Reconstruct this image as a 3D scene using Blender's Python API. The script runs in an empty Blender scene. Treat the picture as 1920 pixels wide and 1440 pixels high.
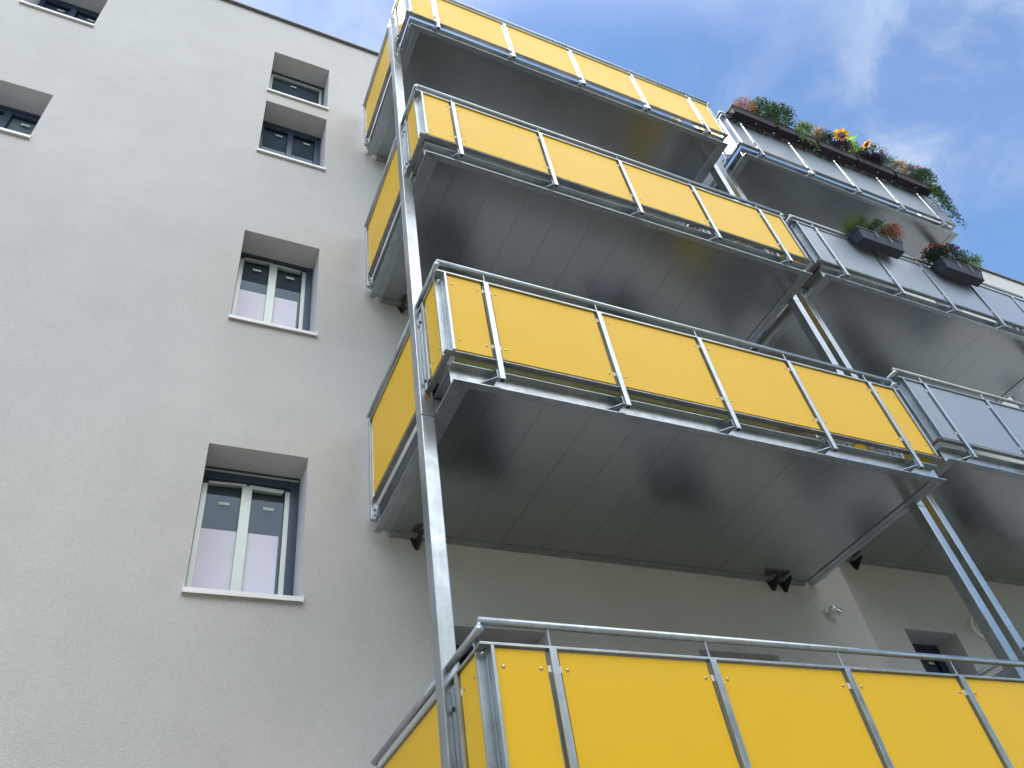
import bpy, bmesh, math, random
from mathutils import Vector, Matrix
random.seed(7)
S = bpy.context.scene
COL = S.collection

# ------------------------------------------------------------------ camera
cam_d = bpy.data.cameras.new('camera'); cam = bpy.data.objects.new('camera', cam_d); COL.objects.link(cam)
S.camera = cam
az, el, rl = math.radians(31.377), math.radians(43.2824), math.radians(-10.9008)
fwd = Vector((math.sin(az)*math.cos(el), math.cos(az)*math.cos(el), math.sin(el)))
rt = Vector((math.cos(az), -math.sin(az), 0)); up = rt.cross(fwd)
r2 = rt*math.cos(rl)+up*math.sin(rl); u2 = -rt*math.sin(rl)+up*math.cos(rl)
M = Matrix(((r2.x, u2.x, -fwd.x, -1.5657), (r2.y, u2.y, -fwd.y, -5.0846), (r2.z, u2.z, -fwd.z, 1.6), (0, 0, 0, 1)))
cam.matrix_world = M
cam_d.sensor_width = 36; cam_d.lens = 27.398; cam_d.clip_start = .05; cam_d.clip_end = 3000
S.render.resolution_x, S.render.resolution_y = 1024, 768

# ------------------------------------------------------------------ world and sun
SUN_EL, SUN_AZ = 54, -42          # the sun stands behind the house on its left, azimuth from +Y towards +X
world = bpy.data.worlds.new('World'); S.world = world; world.use_nodes = True
nt = world.node_tree; N = nt.nodes; L = nt.links; N.clear()
out = N.new('ShaderNodeOutputWorld'); bg = N.new('ShaderNodeBackground'); L.new(bg.outputs[0], out.inputs[0])
bg.inputs[1].default_value = .068
sky = N.new('ShaderNodeTexSky'); sky.sky_type = 'NISHITA'; sky.sun_disc = False
sky.sun_elevation = math.radians(SUN_EL); sky.sun_rotation = math.radians(SUN_AZ)
sky.air_density = 1.0; sky.dust_density = .6; sky.ozone_density = 1.6
tc = N.new('ShaderNodeTexCoord')
def wmap(scale, rot=(0, 0, 0), loc=(0, 0, 0)):
    m = N.new('ShaderNodeMapping'); L.new(tc.outputs['Generated'], m.inputs[0])
    m.inputs['Scale'].default_value = scale; m.inputs['Rotation'].default_value = rot; m.inputs['Location'].default_value = loc
    return m
def wnoise(m, scale, detail, rough, dist=0):
    n = N.new('ShaderNodeTexNoise'); L.new(m.outputs[0], n.inputs['Vector'])
    n.inputs['Scale'].default_value = scale; n.inputs['Detail'].default_value = detail
    n.inputs['Roughness'].default_value = rough; n.inputs['Distortion'].default_value = dist
    return n.outputs['Fac']
def wramp(v, a, b, lo=0., hi=1.):
    r = N.new('ShaderNodeMapRange'); r.interpolation_type = 'SMOOTHSTEP'; L.new(v, r.inputs['Value'])
    r.inputs['From Min'].default_value = a; r.inputs['From Max'].default_value = b
    r.inputs['To Min'].default_value = lo; r.inputs['To Max'].default_value = hi
    return r.outputs[0]
def wmath(op, a, b):
    m = N.new('ShaderNodeMath'); m.operation = op
    for i, x in enumerate((a, b)):
        if isinstance(x, (int, float)): m.inputs[i].default_value = x
        else: L.new(x, m.inputs[i])
    return m.outputs[0]
def bank(d, a, b, hi):           # a bank of cloud round a direction of the sky
    v = N.new('ShaderNodeVectorMath'); v.operation = 'DOT_PRODUCT'
    nn = N.new('ShaderNodeVectorMath'); nn.operation = 'NORMALIZE'; L.new(tc.outputs['Generated'], nn.inputs[0])
    L.new(nn.outputs[0], v.inputs[0]); v.inputs[1].default_value = Vector(d).normalized()
    return wramp(v.outputs['Value'], math.cos(math.radians(b)), math.cos(math.radians(a)), 0, hi)
def pix(px, py):                 # direction of the sky where the cloud stood
    return fwd*1461.25+r2*(px-960)-u2*(py-720)
wisp = wramp(wnoise(wmap((1, 1, 1), (.5, .2, .9), (.3, 1.7, .2)), 4.2, 9, .58, .5), .44, .72)
puff = wramp(wnoise(wmap((1, 1, 1), (0, 0, 0), (4.1, .6, 2.2)), 9, 8, .6, .25), .40, .66)
b1 = bank(pix(600, -60), 3, 15, .75)
b2 = bank(pix(1800, 120), 2, 10, .75)
b2b = bank(pix(1730, 290), 1, 5, .9)
fill_bank = bank((-.02, -.60, .78), 24, 58, 1.)
m1 = wmath('MULTIPLY', wisp, .26)
m2 = wmath('MULTIPLY', wmath('MAXIMUM', wmath('MAXIMUM', b1, b2), b2b), wmath('ADD', wmath('MULTIPLY', puff, .62), .16))
fac = wmath('MINIMUM', wmath('ADD', m1, m2), .85)
mix = N.new('ShaderNodeMixRGB'); L.new(fac, mix.inputs[0])
hsv = N.new('ShaderNodeHueSaturation'); hsv.inputs['Saturation'].default_value = 1.14; L.new(sky.outputs[0], hsv.inputs['Color']); L.new(hsv.outputs[0], mix.inputs[1])
mix.inputs[2].default_value = (2.5, 2.9, 3.6, 1)
mix2 = N.new('ShaderNodeMixRGB'); L.new(wmath('MULTIPLY', fill_bank, wmath('ADD', wmath('MULTIPLY', puff, .12), .72)), mix2.inputs[0]); L.new(mix.outputs[0], mix2.inputs[1])
mix2.inputs[2].default_value = (13.0, 13.1, 13.3, 1)      # unseen bright cloud bank, added behind the camera to light the wall
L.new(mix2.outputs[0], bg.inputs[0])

sun_d = bpy.data.lights.new('sun', 'SUN'); sun = bpy.data.objects.new('sun', sun_d); COL.objects.link(sun)
sun_d.energy = 2.0; sun_d.angle = math.radians(.53); sun_d.color = (1, .95, .87)
sd = Vector((math.sin(math.radians(SUN_AZ))*math.cos(math.radians(SUN_EL)), math.cos(math.radians(SUN_AZ))*math.cos(math.radians(SUN_EL)), math.sin(math.radians(SUN_EL))))
sun.rotation_euler = sd.to_track_quat('Z', 'Y').to_euler(); sun.location = (20, 20, 40)
S.view_settings.view_transform = 'Standard'; S.view_settings.look = 'None'
S.view_settings.exposure = 2.0; S.view_settings.gamma = 1
try:
    S.cycles.max_bounces = 8; S.cycles.diffuse_bounces = 4; S.cycles.glossy_bounces = 4; S.cycles.transparent_max_bounces = 12
except Exception: pass

# ------------------------------------------------------------------ materials
def mat(name, col, rough=.6, metal=0., spec=.5, noise=None, bump=None, var=None, rvar=None):
    """noise=(scale, amount) mottles the colour, bump=(scale, strength, distance), var=(scale3, amount) streaks"""
    m = bpy.data.materials.new(name); m.use_nodes = True
    t = m.node_tree; n = t.nodes; l = t.links; p = n['Principled BSDF']
    p.inputs['Base Color'].default_value = (*col, 1); p.inputs['Roughness'].default_value = rough
    p.inputs['Metallic'].default_value = metal; p.inputs['Specular IOR Level'].default_value = spec
    co = n.new('ShaderNodeTexCoord').outputs['Object']
    cur = None
    def nz(vec, sc, det=5, ro=.55):
        x = n.new('ShaderNodeTexNoise'); l.new(vec, x.inputs['Vector']); x.inputs['Scale'].default_value = sc
        x.inputs['Detail'].default_value = det; x.inputs['Roughness'].default_value = ro; return x.outputs['Fac']
    def mul(cur, f, amt):
        r = n.new('ShaderNodeMapRange'); l.new(f, r.inputs[0]); r.inputs[1].default_value = .3; r.inputs[2].default_value = .7
        r.inputs[3].default_value = 1-amt; r.inputs[4].default_value = 1+amt
        x = n.new('ShaderNodeVectorMath'); x.operation = 'SCALE'
        if cur is None: x.inputs[0].default_value = col
        else: l.new(cur, x.inputs[0])
        l.new(r.outputs[0], x.inputs['Scale']); return x.outputs[0]
    if noise: 
        for sc, a in noise: cur = mul(cur, nz(co, sc), a)
    if var:
        mp = n.new('ShaderNodeMapping'); l.new(co, mp.inputs[0]); mp.inputs['Scale'].default_value = var[0]
        cur = mul(cur, nz(mp.outputs[0], 1, 6, .6), var[1])
    if cur is not None: l.new(cur, p.inputs['Base Color'])
    if rvar:
        r = n.new('ShaderNodeMapRange'); l.new(nz(co, rvar[0], 6, .6), r.inputs[0]); r.inputs[1].default_value = .3; r.inputs[2].default_value = .7
        r.inputs[3].default_value = rvar[1]; r.inputs[4].default_value = rvar[2]; l.new(r.outputs[0], p.inputs['Roughness'])
    if bump:
        nrm = None
        for sc, st, di in bump:
            b = n.new('ShaderNodeBump'); l.new(nz(co, sc, 4, .6), b.inputs['Height'])
            b.inputs['Strength'].default_value = st; b.inputs['Distance'].default_value = di
            if nrm is not None: l.new(nrm, b.inputs['Normal'])
            nrm = b.outputs[0]
        l.new(nrm, p.inputs['Normal'])
    return m

MT = {}
MT['stucco'] = mat('stucco', (.59, .583, .576), .95, spec=.2, noise=[(.35, .05), (2.2, .03), (28, .035), (75, .07), (210, .10)], bump=[(190, .9, .006), (75, .6, .008), (2, .25, .03)], var=((1.2, 1, .25), .03))
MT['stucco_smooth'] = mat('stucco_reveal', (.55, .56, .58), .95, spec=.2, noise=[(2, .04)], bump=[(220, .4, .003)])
MT['galv'] = mat('galvanised_steel', (.42, .46, .48), .36, .94, noise=[(4, .12), (24, .07)], var=((22, 22, 2), .10), rvar=(9, .26, .44), bump=[(40, .08, .001)])
MT['galv_dull'] = mat('galvanised_steel_weathered', (.36, .38, .39), .45, .85, noise=[(4, .18), (30, .14)], rvar=(12, .38, .62), bump=[(50, .12, .001)])
MT['deck'] = mat('coated_sheet_metal', (.36, .385, .39), .25, .86, noise=[(.8, .06)], rvar=(.8, .16, .27), bump=[(.9, .035, .02)])
MT['yellow'] = mat('yellow_laminate', (.83, .50, .018), .45, spec=.28, noise=[(.6, .02), (5, .012)], rvar=(2, .38, .45))
MT['grey'] = mat('grey_laminate', (.29, .33, .40), .36, spec=.5, noise=[(.7, .03)])
MT['screw'] = mat('stainless_steel', (.60, .50, .32), .4, .9)
MT['bolt'] = mat('dark_bolt', (.05, .055, .06), .5, .6)
MT['frame'] = mat('anthracite_frame', (.035, .06, .105), .35, spec=.5)
MT['sash'] = mat('light_aluminium_profile', (.50, .56, .53), .38, .35, noise=[(6, .05)])
MT['sill'] = mat('white_aluminium_sill', (.82, .82, .84), .35, noise=[(6, .03)])
MT['pane_fill'] = mat('grey_blue_pane_fill', (.105, .135, .175), .8, noise=[(5, .08)])  # brightness of the panes put into the colour of an added sheet
MT['net'] = mat('pale_net_curtain', (.40, .44, .43), .9, noise=[(5, .05)])
MT['curtain'] = mat('white_privacy_sheet', (.66, .66, .80), .25, noise=[(3, .04)])
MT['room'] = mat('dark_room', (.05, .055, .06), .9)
MT['sticker'] = mat('glazing_sticker', (.62, .66, .62), .7)
MT['coping'] = mat('metal_coping', (.20, .22, .26), .4, .5)
MT['rust'] = mat('rust', (.24, .13, .06), .85, noise=[(40, .4)])
MT['planter_brown'] = mat('brown_planter_plastic', (.026, .021, .032), .6, spec=.3, noise=[(6, .12)])
MT['planter_grey'] = mat('anthracite_planter_plastic', (.036, .043, .060), .55, spec=.35, noise=[(6, .1)])
MT['soil'] = mat('soil', (.04, .028, .02), .95, noise=[(30, .4)])
MT['bamboo'] = mat('green_reed_mat', (.50, .56, .28), .6, noise=[(8, .2)], var=((1, 60, 60), .35))
MT['burgundy'] = mat('burgundy_textile', (.16, .012, .035), .9, noise=[(60, .4)])
MT['cardboard'] = mat('pale_board', (.48, .46, .42), .8)
MT['chrome'] = mat('chrome', (.7, .7, .68), .18, 1)
MT['lampglass'] = mat('opal_glass', (.70, .66, .52), .3)
MT['bark'] = mat('stem', (.09, .12, .04), .8)
MT['asphalt'] = mat('asphalt', (.11, .11, .11), .9, noise=[(1, .15), (40, .2)])
MT['paving'] = mat('concrete_paving', (.33, .285, .22), .9, noise=[(.7, .12), (9, .1)])
MT['lawn'] = mat('lawn', (.045, .065, .022), .95, noise=[(.3, .25), (5, .3)])
MT['petal_back'] = None
def leafmat(name, col, tr=.45, rough=.5):
    m = bpy.data.materials.new(name); m.use_nodes = True
    t = m.node_tree; n = t.nodes; l = t.links; p = n['Principled BSDF']; o = n['Material Output']
    x = n.new('ShaderNodeTexNoise'); x.inputs['Scale'].default_value = 14
    l.new(n.new('ShaderNodeTexCoord').outputs['Object'], x.inputs['Vector'])
    hs = n.new('ShaderNodeHueSaturation'); hs.inputs['Color'].default_value = (*col, 1)
    r = n.new('ShaderNodeMapRange'); l.new(x.outputs['Fac'], r.inputs[0]); r.inputs[1].default_value = .3; r.inputs[2].default_value = .7
    r.inputs[3].default_value = .6; r.inputs[4].default_value = 1.45; l.new(r.outputs[0], hs.inputs['Value'])
    l.new(hs.outputs[0], p.inputs['Base Color']); p.inputs['Roughness'].default_value = rough
    tb = n.new('ShaderNodeBsdfTranslucent'); l.new(hs.outputs[0], tb.inputs['Color'])
    ms = n.new('ShaderNodeMixShader'); ms.inputs[0].default_value = tr
    l.new(p.outputs[0], ms.inputs[1]); l.new(tb.outputs[0], ms.inputs[2]); l.new(ms.outputs[0], o.inputs['Surface'])
    return m
for k, c, t in (('green', (.05, .11, .04), .4), ('dkgreen', (.025, .055, .035), .3), ('ltgreen', (.16, .26, .07), .5), ('sungreen', (.22, .40, .09), .6),
                ('bluegreen', (.07, .14, .10), .4), ('grass', (.12, .18, .05), .5), ('f_red', (.45, .02, .04), .4), ('f_pink', (.75, .10, .22), .5),
                ('f_magenta', (.45, .03, .22), .4), ('f_peach', (.50, .33, .22), .5), ('f_rust', (.33, .13, .075), .4), ('f_purple', (.12, .04, .22), .3),
                ('f_plum', (.05, .015, .07), .3), ('f_yellow', (.85, .50, .03), .55), ('f_brown', (.10, .045, .02), .2), ('f_pale', (.55, .60, .35), .5), ('f_mauve', (.30, .12, .25), .4)):
    MT[k] = leafmat('plant_'+k, c, t)

def glassmat():
    m = bpy.data.materials.new('window_glass'); m.use_nodes = True
    t = m.node_tree; n = t.nodes; l = t.links; n.clear(); o = n.new('ShaderNodeOutputMaterial')
    tr = n.new('ShaderNodeBsdfTransparent'); tr.inputs[0].default_value = (.84, .90, .92, 1)
    g = n.new('ShaderNodeBsdfGlossy'); g.inputs['Roughness'].default_value = .015; g.inputs['Color'].default_value = (.42, .50, .60, 1)
    f = n.new('ShaderNodeFresnel'); f.inputs[0].default_value = 1.6
    a = n.new('ShaderNodeMath'); a.operation = 'MULTIPLY_ADD'; l.new(f.outputs[0], a.inputs[0]); a.inputs[1].default_value = 1.0; a.inputs[2].default_value = .03
    mx = n.new('ShaderNodeMixShader'); l.new(a.outputs[0], mx.inputs[0]); l.new(tr.outputs[0], mx.inputs[1]); l.new(g.outputs[0], mx.inputs[2])
    l.new(mx.outputs[0], o.inputs[0]); return m
MT['glass'] = glassmat()

# ------------------------------------------------------------------ mesh helpers
class MB:
    def __init__(s): s.v = []; s.f = []; s.mi = []; s.cur = 0
    def add(s, vs, fs):
        o = len(s.v); s.v += [tuple(q) for q in vs]; s.f += [tuple(i+o for i in q) for q in fs]; s.mi += [s.cur]*len(fs)
        return s
    def box(s, x0, x1, y0, y1, z0, z1):
        if x0 > x1: x0, x1 = x1, x0
        if y0 > y1: y0, y1 = y1, y0
        if z0 > z1: z0, z1 = z1, z0
        return s.add([(x0, y0, z0), (x1, y0, z0), (x1, y1, z0), (x0, y1, z0), (x0, y0, z1), (x1, y0, z1), (x1, y1, z1), (x0, y1, z1)],
                     [(0, 3, 2, 1), (4, 5, 6, 7), (0, 1, 5, 4), (1, 2, 6, 5), (2, 3, 7, 6), (3, 0, 4, 7)])
    def prism(s, poly, axis, a, b):      # poly in the two other axes (in order), extruded from a to b
        n = len(poly); vs = []
        for h in (a, b):
            for p, q in poly: vs.append({'x': (h, p, q), 'y': (p, h, q), 'z': (p, q, h)}[axis])
        return s.add(vs, [tuple(range(n)), tuple(range(2*n-1, n-1, -1))]+[(i, i+n, (i+1) % n+n, (i+1) % n) for i in range(n)])
    def tube(s, pts, r, n=12, cap=True):
        pts = [Vector(p) for p in pts]; rings = []
        rs = r if isinstance(r, (list, tuple)) else [r]*len(pts)
        for i, p in enumerate(pts):
            d = (pts[min(i+1, len(pts)-1)]-pts[max(i-1, 0)]).normalized()
            a = d.cross(Vector((0, 0, 1)));  a = Vector((1, 0, 0)) if a.length < .05 else a.normalized(); b = d.cross(a)
            rings.append([p+(a*math.cos(2*math.pi*k/n)+b*math.sin(2*math.pi*k/n))*rs[i] for k in range(n)])
        fs = []
        for i in range(len(pts)-1):
            for k in range(n): fs.append((i*n+k, i*n+(k+1) % n, (i+1)*n+(k+1) % n, (i+1)*n+k))
        if cap: fs += [tuple(range(n-1, -1, -1)), tuple((len(pts)-1)*n+k for k in range(n))]
        return s.add([q for rr in rings for q in rr], fs)
    def build(s, name, m, parent=None, loc=(0, 0, 0), bevel=0, smooth=False, label=None, recalc=True):
        me = bpy.data.meshes.new(name); me.from_pydata(s.v, [], s.f)
        ms = m if isinstance(m, (list, tuple)) else [m]
        for q in ms: me.materials.append(MT[q])
        if len(ms) > 1:
            me.polygons.foreach_set('material_index', s.mi)
        bm = bmesh.new(); bm.from_mesh(me); 
        if recalc: bmesh.ops.recalc_face_normals(bm, faces=bm.faces)
        if bevel:
            bmesh.ops.bevel(bm, geom=[e for e in bm.edges if len(e.link_faces) == 2 and e.calc_face_angle(0) > .5], offset=bevel, segments=2, affect='EDGES', profile=.6)
        bm.to_mesh(me); bm.free()
        if smooth: me.polygons.foreach_set('use_smooth', [True]*len(me.polygons)); 
        me.update()
        o = bpy.data.objects.new(name, me); COL.objects.link(o); o.location = loc
        if parent: o.parent = parent
        if label: o['label'] = label
        return o
def tag(o, label, cat, group=None):
    o['label'] = label; o['category'] = cat
    if group: o['group'] = group
    return o
def thing(name, label, cat, loc=(0, 0, 0), group=None):
    o = bpy.data.objects.new(name, None); COL.objects.link(o); o.location = loc; o.empty_display_size = .2
    return tag(o, label, cat, group)
def struct(o): o['kind'] = 'structure'; return o
def kids(o): return list(o.children)
def copy_tree(o, parent=None):
    c = o.copy(); COL.objects.link(c); c.parent = parent
    for ch in kids(o): copy_tree(ch, c)
    return c

# ------------------------------------------------------------------ ground
struct(MB().box(-400, 400, -400, 400, -.5, 0).build('ground', 'lawn'))
struct(MB().box(-60, 60, -9.5, -.01, 0, .012).build('path', 'paving'))
struct(MB().box(-60, 60, -24, -15, 0, .012).build('road', 'asphalt'))

# ------------------------------------------------------------------ the two house fronts
def facade(bld, x0, x1, z1, y, holes, depth=.3):
    xs = sorted({x0, x1, *[h[0] for h in holes], *[h[1] for h in holes]}); zs = sorted({0, z1, *[h[2] for h in holes], *[h[3] for h in holes]})
    w = MB()
    for i in range(len(xs)-1):
        for j in range(len(zs)-1):
            cx, cz = (xs[i]+xs[i+1])/2, (zs[j]+zs[j+1])/2
            if any(h[0] < cx < h[1] and h[2] < cz < h[3] for h in holes): continue
            w.add([(xs[i], y, zs[j]), (xs[i+1], y, zs[j]), (xs[i+1], y, zs[j+1]), (xs[i], y, zs[j+1])], [(0, 1, 2, 3)])
    # the rest of the shell: sides, back and roof slab
    w.add([(x0, y, 0), (x0, 11, 0), (x0, 11, z1), (x0, y, z1)], [(0, 1, 2, 3)])
    w.add([(x1, y, 0), (x1, 11, 0), (x1, 11, z1), (x1, y, z1)], [(0, 1, 2, 3)])
    w.add([(x0, 11, 0), (x1, 11, 0), (x1, 11, z1), (x0, 11, z1)], [(0, 1, 2, 3)])
    w.add([(x0, y, z1), (x1, y, z1), (x1, 11, z1), (x0, 11, z1)], [(0, 1, 2, 3)])
    me = w.build('wall', 'stucco', bld)
    for a, b, c, d in [h[:4] for h in holes]:
        r = MB(); yd = y+depth+.09
        r.add([(a, y, d), (b, y, d), (b, yd, d), (a, yd, d)], [(0, 1, 2, 3)])
        r.add([(a, y, c), (b, y, c), (b, yd, c), (a, yd, c)], [(0, 1, 2, 3)])
        r.add([(a, y, c), (a, yd, c), (a, yd, d), (a, y, d)], [(0, 1, 2, 3)])
        r.add([(b, y, c), (b, yd, c), (b, yd, d), (b, y, d)], [(0, 1, 2, 3)])
        r.build('reveal', 'stucco_smooth', bld)
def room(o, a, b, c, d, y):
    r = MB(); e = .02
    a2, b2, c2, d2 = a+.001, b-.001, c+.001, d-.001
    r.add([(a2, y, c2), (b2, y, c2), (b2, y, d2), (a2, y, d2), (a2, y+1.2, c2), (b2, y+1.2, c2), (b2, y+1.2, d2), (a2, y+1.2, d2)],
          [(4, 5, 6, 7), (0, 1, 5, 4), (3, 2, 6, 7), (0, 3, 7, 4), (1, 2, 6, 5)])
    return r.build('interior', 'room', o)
def window(bld, a, b, c, d, y0, kind='two'):
    """opening a..b, c..d in a wall at y0; the frame sits .29 inside"""
    y = y0+.29
    fr = MB(); top = .115 if kind == 'shutter' else .045; rgt = .07 if kind in ('two', 'shutter') else .03
    fr.box(a, a+.018, y, y+.07, c, d); fr.box(b-rgt, b, y, y+.07, c, d)
    fr.box(a+.018, b-rgt, y, y+.07, d-top, d); fr.box(a+.018, b-rgt, y, y+.07, c, c+.04)
    f = fr.build('window', 'frame', bld, bevel=.002)
    if kind == 'shutter': MB().box(a+.02, b-.01, y-.006, y-.001, d-.045, d-.028).build('trim_strip', 'sash', f)
    il, ir, it, ib = a+.018, b-rgt, d-top, c+.04
    sm = 'sash' if kind in ('two', 'shutter') else 'frame'
    yf = y+.012
    mid = il+(ir-il)*.5
    s = MB()
    if kind in ('two', 'shutter'):
        s.box(il, il+.042, yf, yf+.055, ib, it-.045)
        s.box(ir-.04, ir, yf, yf+.055, ib, it-.03)
        s.box(mid-.04, mid+.04, yf-.006, yf+.055, ib, it-.03)
        s.prism([(il+.04, it-.045), (mid-.01, it-.03), (mid-.01, it-.008), (il+.05, it-.02)], 'y', yf-.004, yf+.04)
        s.prism([(mid+.012, it-.05), (ir-.06, it-.055), (ir-.05, it-.02), (mid+.012, it-.012)], 'y', yf-.004, yf+.04)
        s.build('sash', sm, f, bevel=.003)
        s = MB(); s.box(il, ir, yf+.008, yf+.05, it-.03, it+.0).build('head_rail', 'frame', f)
        panes = [(il+.042, mid-.04), (mid+.04, ir-.04)]; cz = ib+(it-ib)*.60
    elif kind in ('dark', 'net'):
        s.box(il, il+.03, yf, yf+.055, ib, it); s.box(ir-.05, ir, yf, yf+.055, ib, it)
        s.box(mid-.035, mid+.035, yf, yf+.055, ib, it); s.box(il+.03, mid-.035, yf, yf+.05, it-.045, it); s.box(mid+.035, ir-.05, yf, yf+.05, it-.045, it)
        s.build('sash', sm, f, bevel=.003)
        panes = [(il+.03, mid-.035), (mid+.035, ir-.05)]; cz = ib+.22
    else:                                                # one sash with a pale frame
        s.box(il, il+.035, yf, yf+.055, ib, it-.01); s.box(ir-.035, ir, yf, yf+.055, ib, it-.01)
        s.box(il+.035, ir-.035, yf, yf+.055, it-.05, it-.01); s.box(il+.035, ir-.035, yf, yf+.055, ib, ib+.03)
        s.build('sash', 'sash', f, bevel=.003)
        panes = [(il+.035, ir-.035)]; cz = None
    for k, (p, q) in enumerate(panes):
        MB().add([(p, yf+.03, ib), (q, yf+.03, ib), (q, yf+.03, it), (p, yf+.03, it)], [(0, 1, 2, 3)]).build('pane', 'glass', f, recalc=False)
        w = q-p; sx = p+w*(.38 if kind != 'dark' else .5); sz = it-.19 if kind == 'shutter' else it-.14
        MB().box(sx, sx+.085, yf+.026, yf+.029, sz-.028, sz).build('sticker', 'sticker', f)
        MB().box(p+.002, q-.002, yf+.056, yf+.060, ib, it).build('pane_fill', 'net' if kind == 'net' else 'pane_fill', f)  # added sheet behind each pane, lightens the dark glass
        if cz: MB().box(p+(.0 if k == 0 else .0), q-(.0 if k == 0 else .025), yf+.026, yf+.0285, ib, cz).build('privacy_sheet', 'curtain', f)
    room(f, a, b, c, d, y+.071)
    sl = MB(); sl.box(a-.012, b+.012, y0-.032, y0+.28, c-.012, c+.006); sl.box(a-.012, b+.012, y0-.034, y0-.028, c-.034, c-.0125)
    sl.box(a-.016, a-.012, y0-.034, y0+.0, c-.034, c+.03); sl.box(b+.012, b+.016, y0-.034, y0+.0, c-.034, c+.03)
    sl.build('sill', 'sill', f, bevel=.0015)
    return f
def door(bld, a, b, c, d, y0):
    y = y0+.3; fr = MB(); fr.box(a, a+.06, y, y+.07, c, d); fr.box(b-.06, b, y, y+.07, c, d); fr.box(a+.06, b-.06, y, y+.07, d-.07, d); fr.box(a+.06, b-.06, y, y+.07, c, c+.08)
    f = fr.build('door', 'frame', bld, bevel=.002)
    MB().add([(a+.06, y+.03, c+.08), (b-.06, y+.03, c+.08), (b-.06, y+.03, d-.07), (a+.06, y+.03, d-.07)], [(0, 1, 2, 3)]).build('pane', 'glass', f, recalc=False)
    MB().box(b-.045, b-.02, y-.03, y-.001, c+.95, c+1.08).build('handle', 'sash', f)
    room(f, a, b, c, d, y+.071)
    return f

UZ = [2.235, 5.135, 8.035, 10.935]           # undersides of the yellow balconies
GX, GY, GZ = 5.293, .219, .547               # shift of the grey tower
wins = [(-1.313, -.535, 4.515, 5.807, 'shutter'), (-1.312, -.532, 7.315, 8.707, 'two'), (-1.315, -.53, 10.325, 11.607, 'dark'), (-1.313, -.53, 11.885, 13.107, 'one'),
        (-4.21, -3.44, 9.31, 10.23, 'net'), (-4.212, -3.443, 12.075, 13.1, 'dark'), (-4.21, -3.44, 6.41, 7.33, 'dark'), (-4.21, -3.44, 3.51, 4.43, 'dark'), (-1.313, -.535, 1.4, 2.8, 'two')]
doors = []; lw = []
for u in UZ:
    doors.append((.50, 1.41, u+.2, u+2.17)); lw.append((2.88, 3.77, u+1.05, u+2.12))
wins += [(a, b, c, d, 'dark') for a, b, c, d in lw]
A = thing('apartment_building', 'pale stuccoed apartment house front with deep window recesses, behind the yellow balconies', 'building')
facade(A, -14, 5.11, 14.23, 0, [w[:4] for w in wins]+doors)
for w in wins: window(A, *w[:4], 0, w[4])
for d in doors: door(A, *d, 0)
MB().box(-14.03, 5.11, -.055, 11.03, 14.231, 14.25).box(-14.03, 5.11, -.055, -.048, 14.205, 14.2305).box(-14.03, 5.11, -.045, .06, 14.251, 14.27).build('roof_coping', 'coping', A)
B = thing('apartment_building', 'taller set-back stuccoed house section on the right, behind the grey balconies', 'building')
gw = []; gd = []
for u in UZ:
    g = u+GZ
    gw.append((5.94, 6.755, g+.75, g+2.11)); gd.append((8.1, 9.0, g+.2, g+2.17))
gw += [(12, 12.8, 3.5+2.9*k, 4.85+2.9*k) for k in range(4)]+[(6.72, 7.32, 14.02, 14.62)]
facade(B, 5.11, 30, 14.95, GY, gw+gd)
for k, w in enumerate(gw): window(B, *w, GY, 'dark')
for d in gd: door(B, *d, GY)
MB().box(5.111, 30.03, GY-.05, 11.03, 14.951, 14.975).box(5.111, 30.03, GY-.05, GY-.043, 14.90, 14.9505).box(5.111, 30.03, GY-.04, GY+.06, 14.976, 15.01).build('roof_coping', 'coping', B)

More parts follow.
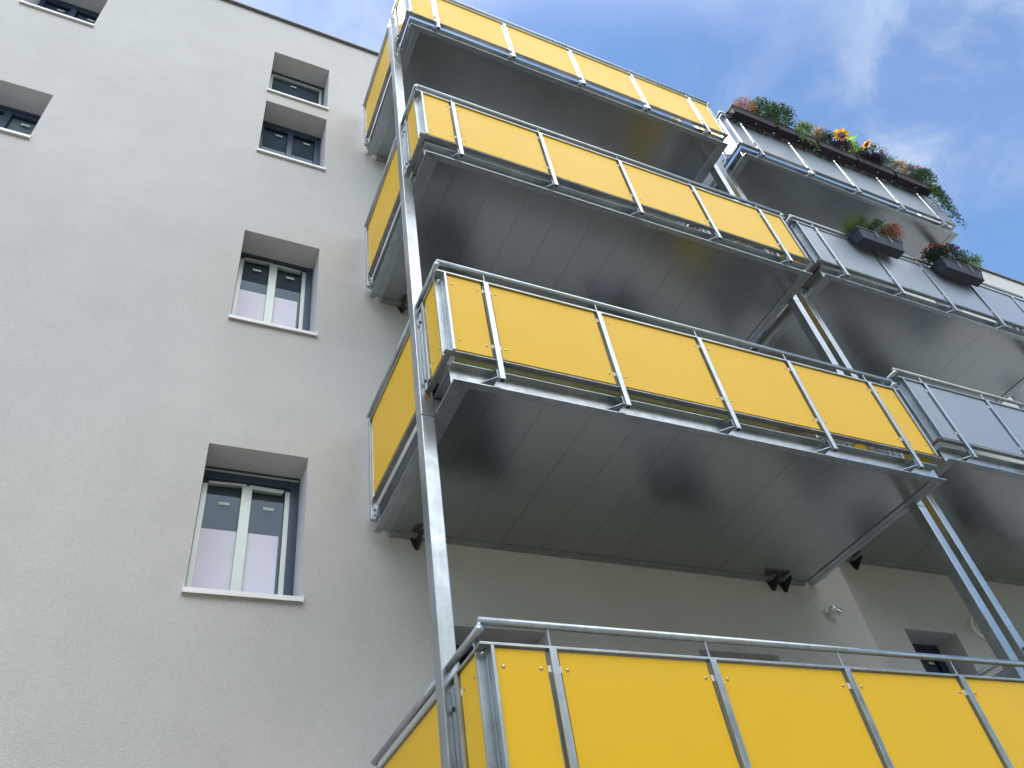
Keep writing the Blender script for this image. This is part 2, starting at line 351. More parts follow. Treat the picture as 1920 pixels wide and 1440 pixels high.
# ------------------------------------------------------------------ balconies
W = 4.595
PX = [.329+.9823*k for k in range(5)]
def meshdata(mb, name, m, smooth=False):
    o = mb.build(name, m, smooth=smooth); me = o.data; bpy.data.objects.remove(o); return me
SCREW = meshdata(MB().tube([(0, 0, 0), (0, -.003, 0), (0, -.005, 0)], [.011, .0095, .004], 8), 'screw', 'screw', True)
CLIP = meshdata(MB().box(-.0073, .0073, -.002, .002, -.017, .017), 'clip', 'sill')
def inst(me, name, parent, loc, rz=0):
    o = bpy.data.objects.new(name, me); COL.objects.link(o); o.parent = parent; o.location = loc; o.rotation_euler.z = rz; return o
def balcony(pm, label, group, loc):
    t = thing('balcony', label, 'balcony', loc, group)
    # steel frame: channels with outward lips, front and both sides
    f = MB()
    f.box(0, W, -1.82, -1.7685, 0, .009); f.box(0, W, -1.82, -1.768, .155, .164); f.box(.058, W-.058, -1.768, -1.760, .0, .164)
    f.box(.0, .058, -1.768, -1.7602, .009, .155); f.box(W-.058, W, -1.768, -1.7602, .009, .155)
    f.build('front_beam', 'galv', t, bevel=.0015)
    for sgn in (0, 1):
        X = (lambda q: q) if not sgn else (lambda q: W-q)
        g = MB(); g.box(X(0), X(.062), -1.7675, -.03, 0, .009); g.box(X(0), X(.062), -1.7675, -.03, .155, .164); g.box(X(.054), X(.062), -1.7595, -.03, .0095, .1545)
        g.box(X(.064), X(.128), -1.7675, -.06, .003, .011)
        g.build('side_beam', 'galv', t, bevel=.0015)
        h = MB()
        for q in (-.35, -.75, -1.15): h.tube([(X(.1), q, .0035), (X(.1), q, -.004)], .009, 6)
        h.build('bolt', 'galv', t)
    # ledger angle on the wall with its consoles
    l = MB(); l.box(.13, W-.13, -.058, -.05, -.002, .10); l.box(.13, W-.13, -.0495, -.004, -.01, -.002); l.box(.13, W-.13, -.075, -.0585, .014, .022)
    l.build('wall_angle', 'galv_dull', t, bevel=.0015)
    for q in (.36, 4.03, 4.18): MB().prism([(-.05, -.0105), (-.16, -.004), (-.15, -.03), (-.02, -.115), (-.004, -.10), (-.004, -.0105)], 'x', q-.008, q+.008).prism([(q-.05, -.0105), (q+.05, -.0105), (q+.012, -.10), (q-.012, -.10)], 'y', -.012, -.0045).build('wall_bracket', 'bolt', t)
    # deck boards
    d = MB(); xs = [.129]+[.324+.3785*k for k in range(11)]+[W-.129]
    rnd = random.Random(3)
    for a, b in zip(xs[:-1], xs[1:]):
        a += .0013; b -= .0013; j = [rnd.uniform(-.0009, .0009) for _ in range(4)]; z = .013
        vs = [(a, -1.767, z+j[0]), (b, -1.767, z+j[1]), (b, -.06, z+j[2]), (a, -.06, z+j[3])]
        tp = [(x, y, .15) for x, y, _ in vs]
        d.add(vs+tp, [(3, 2, 1, 0), (4, 5, 6, 7), (0, 1, 5, 4), (1, 2, 6, 5), (2, 3, 7, 6), (3, 0, 4, 7)])
    d.build('deck', 'deck', t)
    # front railing
    tr = MB(); tr.box(-.062, W+.062, -1.88, -1.842, 1.049, 1.063); tr.build('top_rail', 'galv', t, bevel=.002)
    br = MB(); br.box(-.058, W+.058, -1.868, -1.822, .216, .224); br.box(-.058, W+.058, -1.83, -1.822, .2245, .236); br.build('bottom_rail', 'galv_dull', t, bevel=.0015)
    hr = MB(); hr.tube([(-.05, -1.862, 1.178), (W+.05, -1.862, 1.178)], .0205, 16)
    hr.tube([(-.036, -1.862, 1.176), (-.05, -1.868, 1.155), (-.055, -1.872, 1.13)], .011, 8); hr.tube([(W+.036, -1.862, 1.176), (W+.05, -1.868, 1.155), (W+.055, -1.872, 1.13)], .011, 8)
    hr.build('handrail', 'galv', t, smooth=True)
    for k, x in enumerate(PX):
        p = MB(); p.box(x-.021, x+.021, -1.885, -1.845, .03, 1.048); po = p.build('post', 'galv', t, bevel=.005)
        q = MB(); q.tube([(x, -1.862, 1.0635), (x, -1.862, 1.16)], .006, 8); q.build('pin', 'galv', po)
        for z in (.35, .95):
            for q in (-.029, .029): inst(CLIP, 'clip', po, (x+q, -1.866, z))
        b = MB(); b.box(x-.028, x-.0215, -1.862, -1.769, .055, .135); b.prism([(x-.12, -1.769), (x-.029, -1.769), (x-.029, -1.86)], 'z', .062, .068)
        b.build('bracket', 'galv', po, bevel=.001)
        b = MB()
        for z, y in ((.075, -1.85), (.115, -1.85), (.095, -1.79)): b.tube([(x-.0285, y, z), (x-.036, y, z)], .008, 6)
        b.box(x-.013, x+.013, -1.878, -1.852, .0285, .031)  # dark square stands in for the shaded hollow of the post tube
        b.build('bolt', 'bolt', po)
    # corner angles
    for sgn in (0, 1):
        X = (lambda q: q) if not sgn else (lambda q: W-q)
        c = MB(); c.box(X(-.006), X(.012), -1.88, -1.835, .2245, 1.048); c.box(X(-.055), X(-.008), -1.806, -1.79, .2245, 1.048); c.box(X(-.012), X(-.006), -1.835, -1.806, .2245, 1.048)
        c.build('corner_post', 'galv', t, bevel=.002)
    # front panels
    edges = [.019]+[0]*0; spans = []
    spans.append((.019, PX[0]-.037))
    for k in range(4): spans.append((PX[k]+.037, PX[k+1]-.037))
    spans.append((PX[4]+.037, W-.019))
    for a, b in spans:
        o = MB().box(a, b, -1.863, -1.855, .246, 1.042).build('panel', pm, t, bevel=.001)
        for x in (a+.036, b-.036):
            for z in (.35, .95): inst(SCREW, 'screw', o, (x, -1.8632, z))
    # side railings, cut where the pole passes
    for sgn in (0, 1):
        X = (lambda q: q) if not sgn else (lambda q: W-q)
        for (y0, y1) in ((-1.842, -1.462), (-1.358, -.10)):
            r = MB(); r.box(X(-.060), X(-.022), y0, y1, 1.0492, 1.0628); r.build('side_rail', 'galv', t, bevel=.002)
            r = MB(); r.box(X(-.046), X(-.002), y0+.02, y1, .216, .224); r.build('side_bottom_rail', 'galv_dull', t, bevel=.0015)
        h = MB(); h.tube([(X(-.055), -1.885, 1.128), (X(-.055), -1.462, 1.128)], .0205, 16); h.tube([(X(-.055), -1.358, 1.128), (X(-.055), -.13, 1.128)], .0205, 16)
        for y in (-1.78, -1.57, -1.30, -.16): h.tube([(X(-.046), y, 1.063), (X(-.05), y, 1.12)], .006, 8)
        h.build('side_handrail', 'galv', t, smooth=True)
        for y in (-1.545, -1.315, -.155):
            zb = .23 if y < -1 else .02
            p = MB(); p.box(X(-.063), X(-.025), y-.018, y+.018, zb, 1.048); po = p.build('side_post', 'galv', t, bevel=.004)
            for z in (.35, .95):
                for q in (-.027, .027): inst(CLIP, 'clip', po, (X(-.044), y+q, z), math.pi/2)
        p = MB(); p.box(X(-.058), X(-.05), -1.508, -1.465, .2, 1.0); p.box(X(-.058), X(-.05), -1.355, -1.34, .2, 1.0); po = p.build('pole_plate', 'galv', t, bevel=.001)
        b = MB()
        for z in (.28, .9): b.tube([(X(-.0585), -1.485, z), (X(-.066), -1.485, z)], .012, 6)
        b.build('bolt', 'bolt', po)
        b = MB(); b.box(X(-.03), X(.0), -.20, -.12, .03, .13); b.tube([(X(-.031), -.175, .06), (X(-.042), -.175, .06)], .011, 6); b.tube([(X(-.031), -.175, .11), (X(-.042), -.175, .11)], .011, 6)
        b.build('side_bracket', 'galv', t, bevel=.001)
        b = MB(); b.box(X(-.002), X(.05), -1.462, -1.36, .02, .145); b.build('pole_connector', 'galv_dull', t)
        for y0, y1 in ((-1.775, -1.572), (-1.282, -.193)):
            o = MB().box(X(-.045), X(-.037), y0, y1, .246, 1.042).build('side_panel', pm, t, bevel=.001)
            for y in (y0+.036, y1-.036):
                for z in (.35, .95): inst(SCREW, 'screw', o, (X(-.0452), y, z), math.pi/2 if sgn else -math.pi/2)
    return t
YL = ['lowest yellow-panelled balcony at the bottom edge with a wide front of bright panels', 'second lowest yellow-panelled balcony with a green rolled mat behind its panels',
      'third yellow-panelled balcony from the ground between two dark slab undersides', 'topmost yellow-panelled balcony standing against the sky']
GL = ['lowest grey balcony at the right edge, only its side railing showing', 'grey-panelled balcony at the right edge beside the second lowest yellow balcony',
      'grey-panelled balcony with two anthracite planters hung on its rail', 'topmost grey-panelled balcony with a long row of brown flower boxes']
yb = [balcony('yellow', YL[0], 'yellow-panelled balconies', (0, 0, UZ[0]))]
gb = [balcony('grey', GL[0], 'grey-panelled balconies', (GX, GY, UZ[0]+GZ))]
for k in (1, 2, 3):
    c = copy_tree(yb[0]); c.location = (0, 0, UZ[k]); c['label'] = YL[k]; yb.append(c)
    c = copy_tree(gb[0]); c.location = (GX, GY, UZ[k]+GZ); c['label'] = GL[k]; gb.append(c)

# ------------------------------------------------------------------ poles
def pole(x, y, top, joints, label):
    t = thing('support_pole', label, 'pole', (x, y, 0), 'galvanised poles carrying the balconies')
    zs = [0]+joints+[top]
    for a, b in zip(zs[:-1], zs[1:]):
        MB().box(0, .096, 0, .10, a+(.002 if a else .012), b-.002).build('shaft', 'galv', t, bevel=.007)
    MB().box(.003, .093, .003, .097, joints[0]-.05, joints[0]+.05).build('joint_sleeve', 'bolt', t)
    MB().box(-.05, .146, -.05, .15, .0122, .024).build('base_plate', 'galv_dull', t)
    MB().box(-.002, .098, -.002, .102, top-.0015, top+.006).build('cap', 'galv_dull', t)
    return t
pl = pole(-.1, -1.46, 11.87, [5.12, 10.9], 'left galvanised square pole in front of the windowed wall, rust mark at its joint')
pole(W+.005, -1.46, 11.87, [5.12, 8.0, 10.9], 'galvanised pole at the right end of the yellow balconies, left one of the close pair')
pole(GX-.103, -1.46+GY, 12.4, [5.67, 8.5, 11.3], 'galvanised pole at the left end of the grey balconies, right one of the close pair')
pole(GX+W+.005, -1.46+GY, 12.4, [5.67, 8.5, 11.3], 'galvanised pole at the far right end of the grey balconies')
rp = MB(); pts = []
rr = random.Random(5)
for k in range(14):
    a = 2*math.pi*k/14; rad = rr.uniform(.6, 1.1); pts.append((.05+.017*rad*math.cos(a), 5.30+.06*rad*math.sin(a)))
rp.prism(pts, 'y', -.0012, -.0002); rp.build('rust_mark', 'rust', pl)

# ------------------------------------------------------------------ things on the balconies
def roll():
    m = MB(); m.tube([(.08, -1.735, 5.43), (2.88, -1.735, 5.43)], .038, 20)
    for x in (.3, .9, 1.5, 2.1, 2.6): m.tube([(x, -1.735, 5.43), (x+.012, -1.735, 5.43)], .0395, 20)
    o = m.build('rolled_mat', 'bamboo', smooth=False); tag(o, 'long green rolled-up reed mat hung behind the bottom rail of the second lowest yellow balcony', 'rolled mat')
roll()
tag(MB().box(2.95, 3.35, -1.72, -1.70, 5.305, 5.62).box(2.95, 3.35, -1.699, -1.69, 5.31, 5.60).build('board', 'cardboard', bevel=.004), 'pale board leaning behind the panels right of the green rolled mat', 'board')
rg = MB()
for k in range(7): rg.box(GX+.03+.002*k, GX+.75-.01*k, GY-1.80+.004*k, GY-1.3, 8.75+.012*k, 8.76+.012*k)
tag(rg.build('folded_rug', 'burgundy', bevel=.003), 'folded burgundy rug at the left corner of the grey balcony with two planters', 'rug')
st = MB(); st.box(.22, .40, -1.81, -1.785, 8.205, 8.222); tag(st.build('white_strip', 'sill', bevel=.003), 'small white plastic strip lying at the left front corner of the third yellow balcony', 'strip')

def chair(loc, rz, label):
    t = thing('balcony_chair', label, 'chair', loc, 'white slatted balcony chairs'); t.rotation_euler.z = rz
    s = MB()
    for k in range(7): s.box(-.22+.064*k, -.17+.064*k, -.22, .22, .43, .448)
    s.build('seat', 'sill', t, bevel=.004)
    s = MB()
    for k in range(6): s.box(-.20+.072*k, -.155+.072*k, .21, .228, .50, .88)
    s.box(-.22, .22, .228, .245, .84, .88); s.box(-.22, .22, .228, .245, .5, .53); s.build('backrest', 'sill', t, bevel=.004)
    for x in (-.21, .18):
        for y, h in ((-.21, .43), (.20, .85)): MB().box(x, x+.03, y, y+.03, 0, h).build('leg', 'sill', t, bevel=.003)
    return t
c0 = chair((3.95, -1.45, UZ[1]+.151), .2, 'white slatted chair at the right end of the second lowest yellow balcony')
c1 = copy_tree(c0); c1.location = (3.95, -1.4, UZ[2]+.151); c1.rotation_euler.z = 1.2; c1['label'] = 'white slatted chair at the right end of the third yellow balcony'
c2 = copy_tree(c0); c2.location = (4.05, -1.45, UZ[3]+.151); c2.rotation_euler.z = .6; c2['label'] = 'white slatted chair at the right end of the topmost yellow balcony'

# ------------------------------------------------------------------ wall lamps
t = thing('wall_spotlight', 'small chrome spotlight on a short arm, on the wall under the second lowest yellow balcony', 'lamp', (4.62, 0, 4.85))
MB().tube([(0, -.001, 0), (0, -.014, 0)], .035, 18).build('base', 'chrome', t, smooth=False)
MB().tube([(0, -.0145, 0), (0, -.05, .0), (.02, -.075, .0)], .008, 8).build('arm', 'chrome', t, smooth=True)
MB().tube([(-.01, -.085, .015), (.012, -.082, .0), (.095, -.07, -.02), (.10, -.07, -.021)], [.02, .034, .036, .030], 18).build('head', 'chrome', t, smooth=True)
t = thing('round_wall_lamp', 'round opal bulkhead lamp on the wall beside the pair of poles', 'lamp', (7.2, GY, 4.98))
MB().tube([(0, -.001, 0), (0, -.03, 0), (0, -.04, 0)], [.14, .14, .125], 36).build('base', 'sill', t)
MB().tube([(0, -.041, 0), (0, -.06, 0), (0, -.078, 0), (0, -.085, 0)], [.105, .1, .07, .03], 36).build('lamp_shade', 'lampglass', t, smooth=True)

# ------------------------------------------------------------------ planters and plants
def rv(r): return r.uniform(-1, 1)
def leaf(m, p, n, s, w, r):                      # a folded four-point leaf
    d = Vector((rv(r), rv(r), rv(r))).normalized()*.7+n; d.normalize()
    a = d.cross(Vector((rv(r), rv(r), rv(r)+.01))).normalized(); b = d.cross(a)
    m.add([p, p+d*s*.5+a*w*.5+b*s*.06, p+d*s, p+d*s*.5-a*w*.5+b*s*.06], [(0, 1, 2), (0, 2, 3)])
def clump(parent, name, mt, c, rad, n, s, w, seed, up=.7, shell=.35, cut=-1):
    r = random.Random(seed); m = MB(); c = Vector(c)
    ls = [Vector((rv(r), rv(r), abs(rv(r))))*.7 for _ in range(9)]
    for _ in range(n):
        q = Vector((r.gauss(0, 1), r.gauss(0, 1), r.gauss(0, 1))).normalized()*(shell+(1-shell)*r.random())
        if q.z < cut: q.z = cut*r.random()
        if r.random() < .55: q = q*.45+r.choice(ls)*.8
        p = c+Vector((q.x*rad[0], q.y*rad[1], q.z*rad[2]))
        leaf(m, p, (q.normalized()+Vector((0, 0, up))).normalized(), s*r.uniform(.6, 1.3), w*r.uniform(.7, 1.2), r)
    return m.build(name, mt, parent)
def stems(parent, base, c, rad, n, seed, mt='bark', r0=.002):
    r = random.Random(seed); m = MB(); base = Vector(base)
    for _ in range(n):
        e = Vector(c)+Vector((rv(r)*rad[0]*.7, rv(r)*rad[1]*.7, rv(r)*rad[2]*.6)); b = base+Vector((rv(r)*.05, rv(r)*.03, 0))
        m.tube([b, (b+e)/2+Vector((rv(r)*.02, rv(r)*.02, .02)), e], [r0*1.4, r0, r0*.6], 4, False)
    return m.build('stems', mt, parent)
def blossoms(parent, mt, pts, s, seed, name='flowers', petals=6):
    r = random.Random(seed); m = MB()
    for p in pts:
        p = Vector(p); ax = (Vector((rv(r)*.6, -.5+rv(r)*.5, .5+rv(r)*.3))).normalized(); a = ax.orthogonal().normalized(); b = ax.cross(a)
        for lay in range(2):
            for k in range(petals):
                t = 2*math.pi*(k+.5*lay)/petals+r.random()*.3; d = a*math.cos(t)+b*math.sin(t); e = ax.cross(d); q = s*(1-.3*lay)*r.uniform(.8, 1.15)
                tip = d*q+ax*q*(.15+.5*lay)
                m.add([p, p+tip*.6+e*q*.33, p+tip, p+tip*.6-e*q*.33], [(0, 1, 2), (0, 2, 3)])
    return m.build(name, mt, parent)
def spots(c, rad, n, seed):
    r = random.Random(seed); o = []
    for _ in range(n):
        q = Vector((r.gauss(0, 1), r.gauss(0, 1), abs(r.gauss(0, 1))+.2)).normalized()*r.uniform(.85, 1.05)
        o.append((c[0]+q.x*rad[0], c[1]+q.y*rad[1], c[2]+q.z*rad[2]))
    return o
def planter(x, y, z, l, w, h, mt, label, group, taper=.02, clips=False, rz=0):
    t = thing('planter_box', label, 'planter', (x, y, z), group); t.rotation_euler.z = rz
    m = MB(); T = taper
    def ring(a, zz, k=5, r=.02):
        x0, x1, y0, y1 = a; o = []
        for cx, cy, s in ((x1-r, y1-r, 0), (x0+r, y1-r, 1), (x0+r, y0+r, 2), (x1-r, y0+r, 3)):
            for i in range(k): an = math.pi/2*(s+i/(k-1)); o.append((cx+r*math.cos(an), cy+r*math.sin(an), zz))
        return o
    rs = [ring((T, l-T, -w+T, -T), 0), ring((0, l, -w, 0), h-.03), ring((-.008, l+.008, -w-.008, .008), h-.028), ring((-.008, l+.008, -w-.008, .008), h), ring((.008, l-.008, -w+.008, -.008), h), ring((.008, l-.008, -w+.008, -.008), h-.03)]
    n = len(rs[0]); vs = [q for rr in rs for q in rr]; fs = [tuple(range(n))]
    for i in range(len(rs)-1):
        for k in range(n): fs.append((i*n+k, i*n+(k+1) % n, (i+1)*n+(k+1) % n, (i+1)*n+k))
    m.add(vs, fs); m.build('box', mt, t)
    MB().add([(.009, -w+.009, h-.025), (l-.009, -w+.009, h-.025), (l-.009, -.009, h-.025), (.009, -.009, h-.025)], [(0, 1, 2, 3)]).build('soil', 'soil', t)
    if clips:
        for q in (.36, .66): MB().box(l*q, l*q+.014, -w-.012, -w-.0085, .05, h).box(l*q, l*q+.014, -w-.012, .03, h, h+.006).build('holder', 'galv_dull', t)
        f = MB(); f.box(.04, l-.04, -w+.03, -.03, -.012, -.0005); f.build('foot', mt, t, bevel=.004)
    else:
        f = MB()
        f.tube([(l*.55, -w*.5, .0), (l*.55, -w*.5, -.006)], .010, 8)
        f.build('drain_plug', 'sill', t)
        f = MB()
        for q in (.2, .8): f.box(l*q, l*q+.02, -.02, .05, -.012, -.001).box(l*q, l*q+.02, .0095, .02, -.0005, h*.9)
        f.build('holder', 'galv_dull', t)
    return t
gy = GY-1.885
def pyx(x): return (x, gy-.09, 0)
ZP = 12.40
PG = 'brown flower boxes hung along the topmost grey balcony'
pls = [(5.31, .86, 0, 'first brown flower box from the left, orange heather and green asters growing in it'), (6.20, .84, .01, 'second brown flower box from the left, a trailing strand hanging over its left end'),
       (7.07, .84, -.008, 'third brown flower box from the left, below the large sunflower'), (7.94, .86, .006, 'fourth brown flower box from the left, holding blue-green and cream plants'),
       (8.83, .88, -.004, 'last brown flower box on the right, pink geraniums and trailing ivy in it')]
for x, l, dz, lab in pls: planter(x, gy-.012, ZP+dz, l, .165, .16, 'planter_brown', lab, PG)
YP = gy-.09; ZS = ZP+.14
def plant(name, label, x, z=ZS, y=YP): return thing(name, label, 'plant', (x, y, z))
def bush(name, label, x, w, h, mt, seed, n=700, leafs=.035, fl=None, y=YP, z=ZS, dy=.12, up=.6, off=-.085):
    w *= 1.18; h *= 1.32; dy *= 1.4; n = int(n*2.0)
    t = plant(name, label, x, z, y); c = (0, off, h*.52)
    stems(t, (0, 0, -.02), c, (w, dy, h*.5), 26, seed)
    clump(t, 'foliage', mt, c, (w, dy, h*.55), n, leafs, leafs*.55, seed, up)
    for i, (fm, k, s) in enumerate(fl or []): blossoms(t, fm, spots(c, (w*1.02, dy*1.05, h*.55), k, seed+i+1), s, seed+i+9)
    return t
bush('heather_plant', 'rust-orange heather at the left end of the flower boxes', 5.62, .20, .17, 'f_rust', 11, 800, .022, [('f_peach', 60, .014)])
bush('aster_plant', 'large dark green bush with violet blossoms, left third of the flower boxes', 6.02, .24, .34, 'green', 12, 1100, .038, [('f_purple', 22, .020), ('f_pale', 26, .012)], dy=.15)
bush('aster_plant', 'taller green bush with dark violet heads right above the first box gap', 6.42, .24, .42, 'green', 13, 1200, .038, [('f_purple', 30, .024), ('f_mauve', 16, .016)], dy=.16)
bush('grass_plant', 'pale yellow-green tuft right of the large green bushes', 6.86, .14, .22, 'ltgreen', 14, 600, .03, [('f_pale', 40, .012)])
bush('heather_plant', 'peach-coloured heather beside the single magenta blossom', 7.10, .15, .23, 'f_peach', 15, 700, .02, [('f_rust', 30, .012)])
bush('grass_plant', 'pale feathery tuft in front of the sunflower leaves', 8.02, .16, .20, 'ltgreen', 91, 420, .03)
bush('aster_plant', 'green bush filling the gap left of the dark violet petunias', 7.18, .14, .20, 'green', 92, 520, .03, [('f_pale', 14, .012)])
bush('petunia_plant', 'violet petunias trailing over the box under the wind spinners', 8.42, .16, .11, 'f_plum', 93, 600, .034, [('f_purple', 18, .024)])
bush('dwarf_shrub', 'greyish-green shrub directly left of the pink geraniums', 9.22, .14, .24, 'bluegreen', 94, 520, .028)
tm = bush('geranium_plant', 'dark green geranium carrying a single magenta head', 7.36, .12, .24, 'dkgreen', 16, 500, .034)
blossoms(tm, 'f_magenta', [(-.02+.02*rv(random), -.02+.02*rv(random), .33+.02*rv(random)) for _ in range(12)], .022, 3); MB().tube([(0, 0, 0), (-.02, -.02, .32)], .003, 5).build('flower_stem', 'bark', tm)
bush('petunia_plant', 'dark violet petunia cushion under the large sunflower', 7.62, .2, .13, 'f_plum', 17, 900, .034, [('f_purple', 26, .024)])
bush('petunia_plant', 'almost black petunia cushion right of the sunflower stems', 8.22, .2, .14, 'f_plum', 18, 900, .034, [('f_plum', 20, .026), ('f_mauve', 8, .018)])
bush('dwarf_shrub', 'blue-green shrub between petunias and cream grass', 8.62, .13, .26, 'bluegreen', 19, 600, .034)
bush('dwarf_shrub', 'dense mid-green rounded shrub in the fourth flower box', 8.84, .14, .27, 'green', 20, 800, .022)
bush('heather_plant', 'cream-tipped feathery heather left of the pink geraniums', 9.06, .16, .24, 'f_peach', 21, 800, .022, [('f_pale', 40, .016)])
tg = bush('geranium_plant', 'pink geranium cluster at the right end of the flower boxes', 9.46, .2, .26, 'green', 22, 800, .036, [('f_pink', 26, .03)])
bush('geranium_plant', 'mauve-flowered geranium overhanging the right end of the balcony', 9.72, .24, .32, 'bluegreen', 23, 900, .036, [('f_mauve', 22, .026)])

# sunflowers
def sunflower(x, y, zh, rad, face, label, seed, leaves=7):
    r = random.Random(seed); t = thing('sunflower', label, 'flower', (x, YP, ZS-.02), 'sunflowers in the boxes'); H = zh-(ZS-.02); hx, hy = face[3], y-YP
    top = Vector((hx, hy, H)); ax = Vector(face[:3]).normalized(); a = ax.orthogonal().normalized(); b = ax.cross(a)
    MB().tube([(0, 0, 0), (hx*.4, hy*.2, H*.4), (hx*.8, hy*.7, H*.8), top-ax*.02], [.010, .009, .008, .007], 8).build('stem', 'ltgreen', t, smooth=True)
    m = MB()
    for lay in range(2):
        for k in range(17):
            an = 2*math.pi*(k+.5*lay)/17+r.uniform(-.1, .1); d = a*math.cos(an)+b*math.sin(an); e = ax.cross(d); q = rad*r.uniform(.85, 1.1)
            p0 = top+d*rad*.42; m.add([p0+e*.01, p0-e*.01, top+d*q*.75-e*rad*.13+ax*rad*r.uniform(-.1, .15), top+d*q+ax*rad*r.uniform(-.25, .2), top+d*q*.75+e*rad*.13+ax*rad*r.uniform(-.1, .15)], [(0, 1, 2, 4), (2, 3, 4)])
    m.build('petals', 'f_yellow', t)
    MB().tube([top-ax*.02, top-ax*.005, top+ax*.012, top+ax*.018], [rad*.3, rad*.47, rad*.44, rad*.2], 18).build('disc', 'f_brown', t, smooth=True)
    m = MB()
    for k in range(leaves):
        f = .25+.6*k/leaves; p = Vector((hx*f, hy*f, H*f)); an = r.random()*6.28; d = Vector((math.cos(an), math.sin(an)*.7, r.uniform(-.3, .35))).normalized(); e = d.cross(Vector((0, 0, 1))).normalized(); s = rad*r.uniform(.8, 1.2)
        m.tube([p, p+d*s*.4], .004, 5)
        q = p+d*s*.35; dr = Vector((0, 0, -s*.2))
        m.add([q, q+d*s*.25+e*s*.32, q+d*s*.7+e*s*.26+dr*.4, q+d*s*1.15+dr, q+d*s*.7-e*s*.26+dr*.4, q+d*s*.25-e*s*.32, q+d*s*.6+dr*.1], [(0, 1, 6), (1, 2, 6), (2, 3, 6), (3, 4, 6), (4, 5, 6), (5, 0, 6)])
    m.build('leaves', 'sungreen', t)
    return t
sunflower(7.86, -1.86, 13.24, .15, (-.55, -.75, -.25, .12), 'large open sunflower facing the camera above the third flower box', 31, 6)
sunflower(8.02, -1.78, 13.30, .12, (.3, .5, .45, .15), 'sunflower turned away right behind the largest one', 32, 5)
sunflower(8.42, -1.88, 13.22, .10, (-.3, .1, .8, .12), 'smaller half-open sunflower between green leaves, right of the large ones', 33, 8)
lf = thing('sunflower_plant', 'budless sunflower plant with broad sunlit leaves between the sunflowers', 'plant', (8.12, YP, ZS-.02))
MB().tube([(0, 0, 0), (.04, 0, .3), (.08, -.02, .52)], [.009, .008, .005], 8).build('stem', 'ltgreen', lf)
clump(lf, 'leaves', 'sungreen', (.05, 0, .38), (.20, .12, .26), 95, .105, .085, 40, .1)
lf = thing('sunflower_plant', 'pale green leafy plant below the two round wind spinners', 'plant', (8.55, YP, ZS-.02))
MB().tube([(0, 0, 0), (.03, 0, .3)], [.008, .005], 8).build('stem', 'ltgreen', lf)
clump(lf, 'leaves', 'sungreen', (.03, 0, .24), (.14, .1, .18), 70, .09, .07, 41, .1)
# wind spinners
def spinner(x, y, z, rad, hoop, label, lean=0):
    t = thing('wind_spinner', label, 'wind spinner', (x, YP, ZS-.02), 'round wind spinners in the flower boxes')
    top = Vector((lean, y-YP, z-ZS+.02)); MB().tube([(0, 0, 0), top], .004, 6).build('rod', 'galv', t)
    ax = Vector((-.5, -.75, -.3)).normalized(); a = ax.orthogonal().normalized(); b = ax.cross(a)
    m = MB()
    for k in range(8):
        an = 2*math.pi*k/8; d = a*math.cos(an)+b*math.sin(an); d2 = a*math.cos(an+.6)+b*math.sin(an+.6)
        m.add([top+ax*.01, top+d*rad+ax*.012, top+d2*rad*.95-ax*.01], [(0, 1, 2)])
    m.build('blades', 'galv', t)
    pts = [top+(a*math.cos(2*math.pi*k/24)+b*math.sin(2*math.pi*k/24))*hoop for k in range(25)]
    MB().tube(pts, .004, 5, False).build('hoop', 'bolt', t)
    pts = [top+(a*math.cos(2*math.pi*k/16)+b*math.sin(2*math.pi*k/16))*rad for k in range(17)]
    MB().tube(pts, .006, 5, False).build('rim', 'f_brown', t)
    MB().tube([top-ax*.015, top+ax*.02], rad*.35, 12).build('hub', 'f_brown', t)
spinner(8.74, -1.90, 13.24, .075, .078, 'upper left dark round wind spinner beside the small sunflower')
spinner(8.90, -1.88, 13.18, .055, .10, 'lower right wind spinner with a wide thin hoop')
# trailing plants
def trail(t, pts, n, mt, s, seed, spread=.05):
    r = random.Random(seed); m = MB(); v = MB()
    pts = [Vector(q) for q in pts]; v.tube(pts, .0025, 4, False); v.build('vine', 'bark', t)
    for _ in range(n):
        i = r.randrange(len(pts)-1); f = r.random(); p = pts[i].lerp(pts[i+1], f)+Vector((rv(r), rv(r), rv(r)))*spread
        leaf(m, p, Vector((rv(r)*.5, -.3, -.4)).normalized(), s*r.uniform(.6, 1.3), s*.7, r)
    m.build('leaves', mt, t)
iv = thing('ivy_plant', 'ivy trailing in loose strands over the right end of the topmost grey balcony', 'plant', (9.72, YP, ZS))
for k, (dx, dz, n, mt) in enumerate(((.10, -.75, 340, 'green'), (.14, -1.0, 320, 'green'), (.0, -.65, 320, 'bluegreen'), (.26, -.75, 70, 'dkgreen'), (.16, -.35, 300, 'green'), (.22, -1.05, 110, 'dkgreen'), (-.1, -.45, 260, 'ltgreen'))):
    trail(iv, [(0, 0, 0), (dx*.5, -.09, dz*.1), (dx*.8, -.06, dz*.5), (dx*1.0, .02, dz)], n, mt, .035, 50+k, .06 if n > 100 else .035)
iv = thing('trailing_plant', 'thin strand with pale yellow leaves hanging down between the first two flower boxes', 'plant', (6.62, YP, ZS))
for k, (dx, dz) in enumerate(((-.06, -.32), (.08, -.42), (.22, -.50))): trail(iv, [(0, 0, .05), (dx*.4, -.11, -.02), (dx*.8, -.12, dz*.6), (dx, -.10, dz)], 90, 'ltgreen', .026, 60+k, .03)

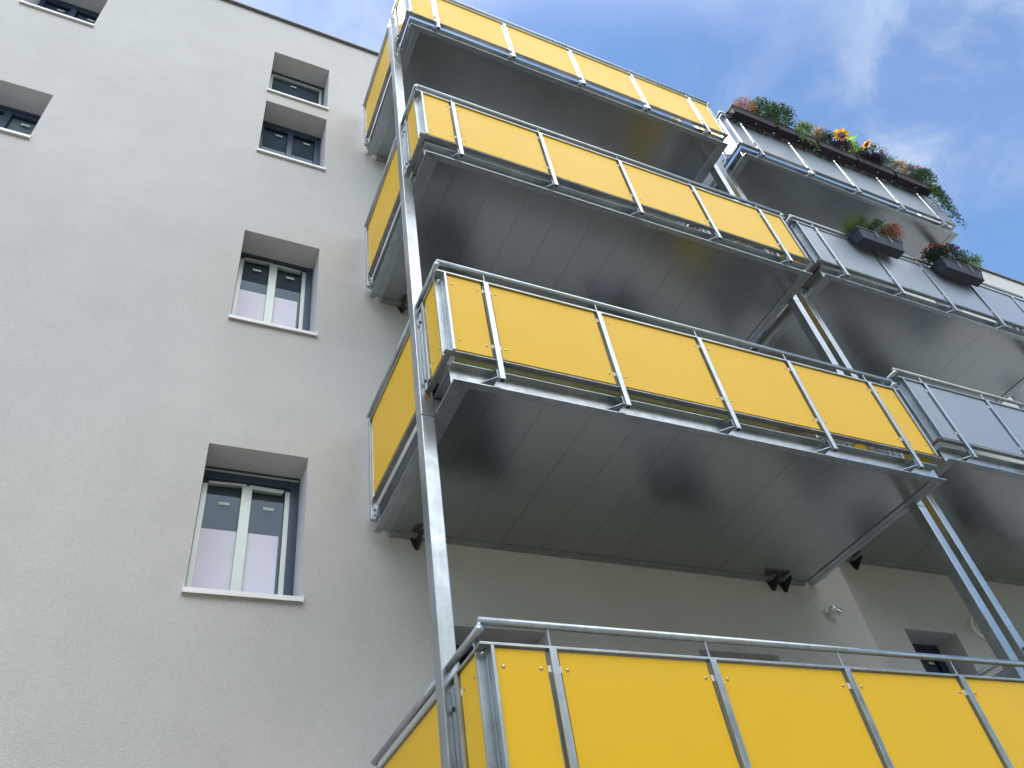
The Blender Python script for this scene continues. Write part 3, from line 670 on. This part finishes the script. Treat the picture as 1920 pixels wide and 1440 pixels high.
# anthracite planters on the third grey balcony
PA = 'anthracite planters hung on the grey balcony rail'
planter(6.17, gy-.01, 9.44, .84, .20, .19, 'planter_grey', 'left anthracite planter box with grassy tuft and red leaves', PA, .035, True)
planter(7.78, gy-.01, 9.44, .84, .20, .19, 'planter_grey', 'right anthracite planter box with dark red blossoms and a yellow-green shrub', PA, .035, True)
z2 = 9.60; y2 = gy-.11
tt = thing('ornamental_grass', 'yellow-green tuft of fine grass at the left end of the left anthracite planter', 'plant', (6.33, y2, z2))
m = MB(); r = random.Random(70)
for _ in range(900):
    an = r.random()*6.28; o = r.uniform(.05, .30); hh = r.uniform(.16, .36); b = Vector((math.cos(an)*.03, math.sin(an)*.03, 0)); e = Vector((math.cos(an)*o, math.sin(an)*o, hh)); w = Vector((-math.sin(an), math.cos(an), 0))*.002
    mid = (b+e)/2+Vector((0, 0, .04)); m.add([b-w, b+w, mid+w, e, mid-w], [(0, 1, 2, 4), (4, 2, 3)])
m.build('blades', 'grass', tt)
bush('leafy_plant', 'low mid-green leafy plant in the middle of the left anthracite planter', 6.62, .15, .20, 'green', 71, 700, .026, y=y2, z=z2, fl=[('f_pale', 14, .008)])
bush('begonia_plant', 'red-leaved begonia at the right end of the left anthracite planter', 6.88, .14, .20, 'f_rust', 72, 650, .032, y=y2, z=z2, fl=[('f_red', 34, .022)])
bush('begonia_plant', 'dark red blossoms spilling over the left end of the right anthracite planter', 7.86, .20, .22, 'dkgreen', 73, 700, .036, y=y2+.05, z=z2, fl=[('f_red', 50, .026), ('f_pink', 12, .014)])
bush('begonia_plant', 'red begonia standing behind the middle of the right anthracite planter', 8.10, .15, .26, 'dkgreen', 74, 650, .034, y=y2, z=z2, fl=[('f_red', 40, .024)])
bush('dwarf_shrub', 'thin upright dark shrub between red begonia and yellow-green shrub', 8.34, .10, .24, 'bluegreen', 75, 420, .022, y=y2, z=z2)
bush('dwarf_shrub', 'yellow-green shrub at the right end of the right anthracite planter', 8.52, .14, .22, 'ltgreen', 76, 700, .028, y=y2, z=z2, fl=[('f_yellow', 12, .008)])

# ------------------------------------------------------------------ unseen trees added behind the viewer to darken the wall under the slabs
def tree(x, y, h, w, seed, label):
    r = random.Random(seed); t = thing('unseen_shade_tree', label, 'tree', (x, y, 0), 'unseen trees added to block low sky light')
    m = MB(); m.tube([(0, 0, 0), (.1*rv(r), .1*rv(r), h*.3), (.3*rv(r), .3*rv(r), h*.7)], [h*.022, h*.017, h*.008], 10)
    for _ in range(9):
        a = r.random()*6.28; z = h*r.uniform(.28, .6); m.tube([(0, 0, z), (math.cos(a)*w*.35, math.sin(a)*w*.35, z+h*.14), (math.cos(a)*w*.7, math.sin(a)*w*.7, z+h*.2)], [h*.009, h*.006, h*.002], 6)
    m.build('trunk', 'trunkbark', t, smooth=True)
    m = MB(); cs = [(Vector((rv(r)*w*.65, rv(r)*w*.65, h*r.uniform(.35, .9))), r.uniform(.22, .42)*w) for _ in range(26)]
    for _ in range(5200):
        c, q = r.choice(cs); d = Vector((r.gauss(0, 1), r.gauss(0, 1), r.gauss(0, 1))).normalized(); leaf(m, c+d*q*r.uniform(.5, 1.05), d, r.uniform(.25, .5), .28, r)
    m.build('crown', 'green', t)
MT['trunkbark'] = mat('tree_bark', (.10, .08, .06), .9, noise=[(6, .3)])
for i, (x, y, h, w) in enumerate(((-17, -17, 11, 4.2), (-9.5, -19, 13, 4.6), (-2, -17.5, 12, 4.4), (5, -19, 13.5, 4.8), (12.5, -17, 11.5, 4.3), (20, -18.5, 13, 4.6))):
    tree(x, y, h, w, 100+i, ['outermost left', 'second', 'third', 'fourth', 'fifth', 'outermost right'][i]+' broad leafy tree of the unseen row added to block low sky light, counted from the left')
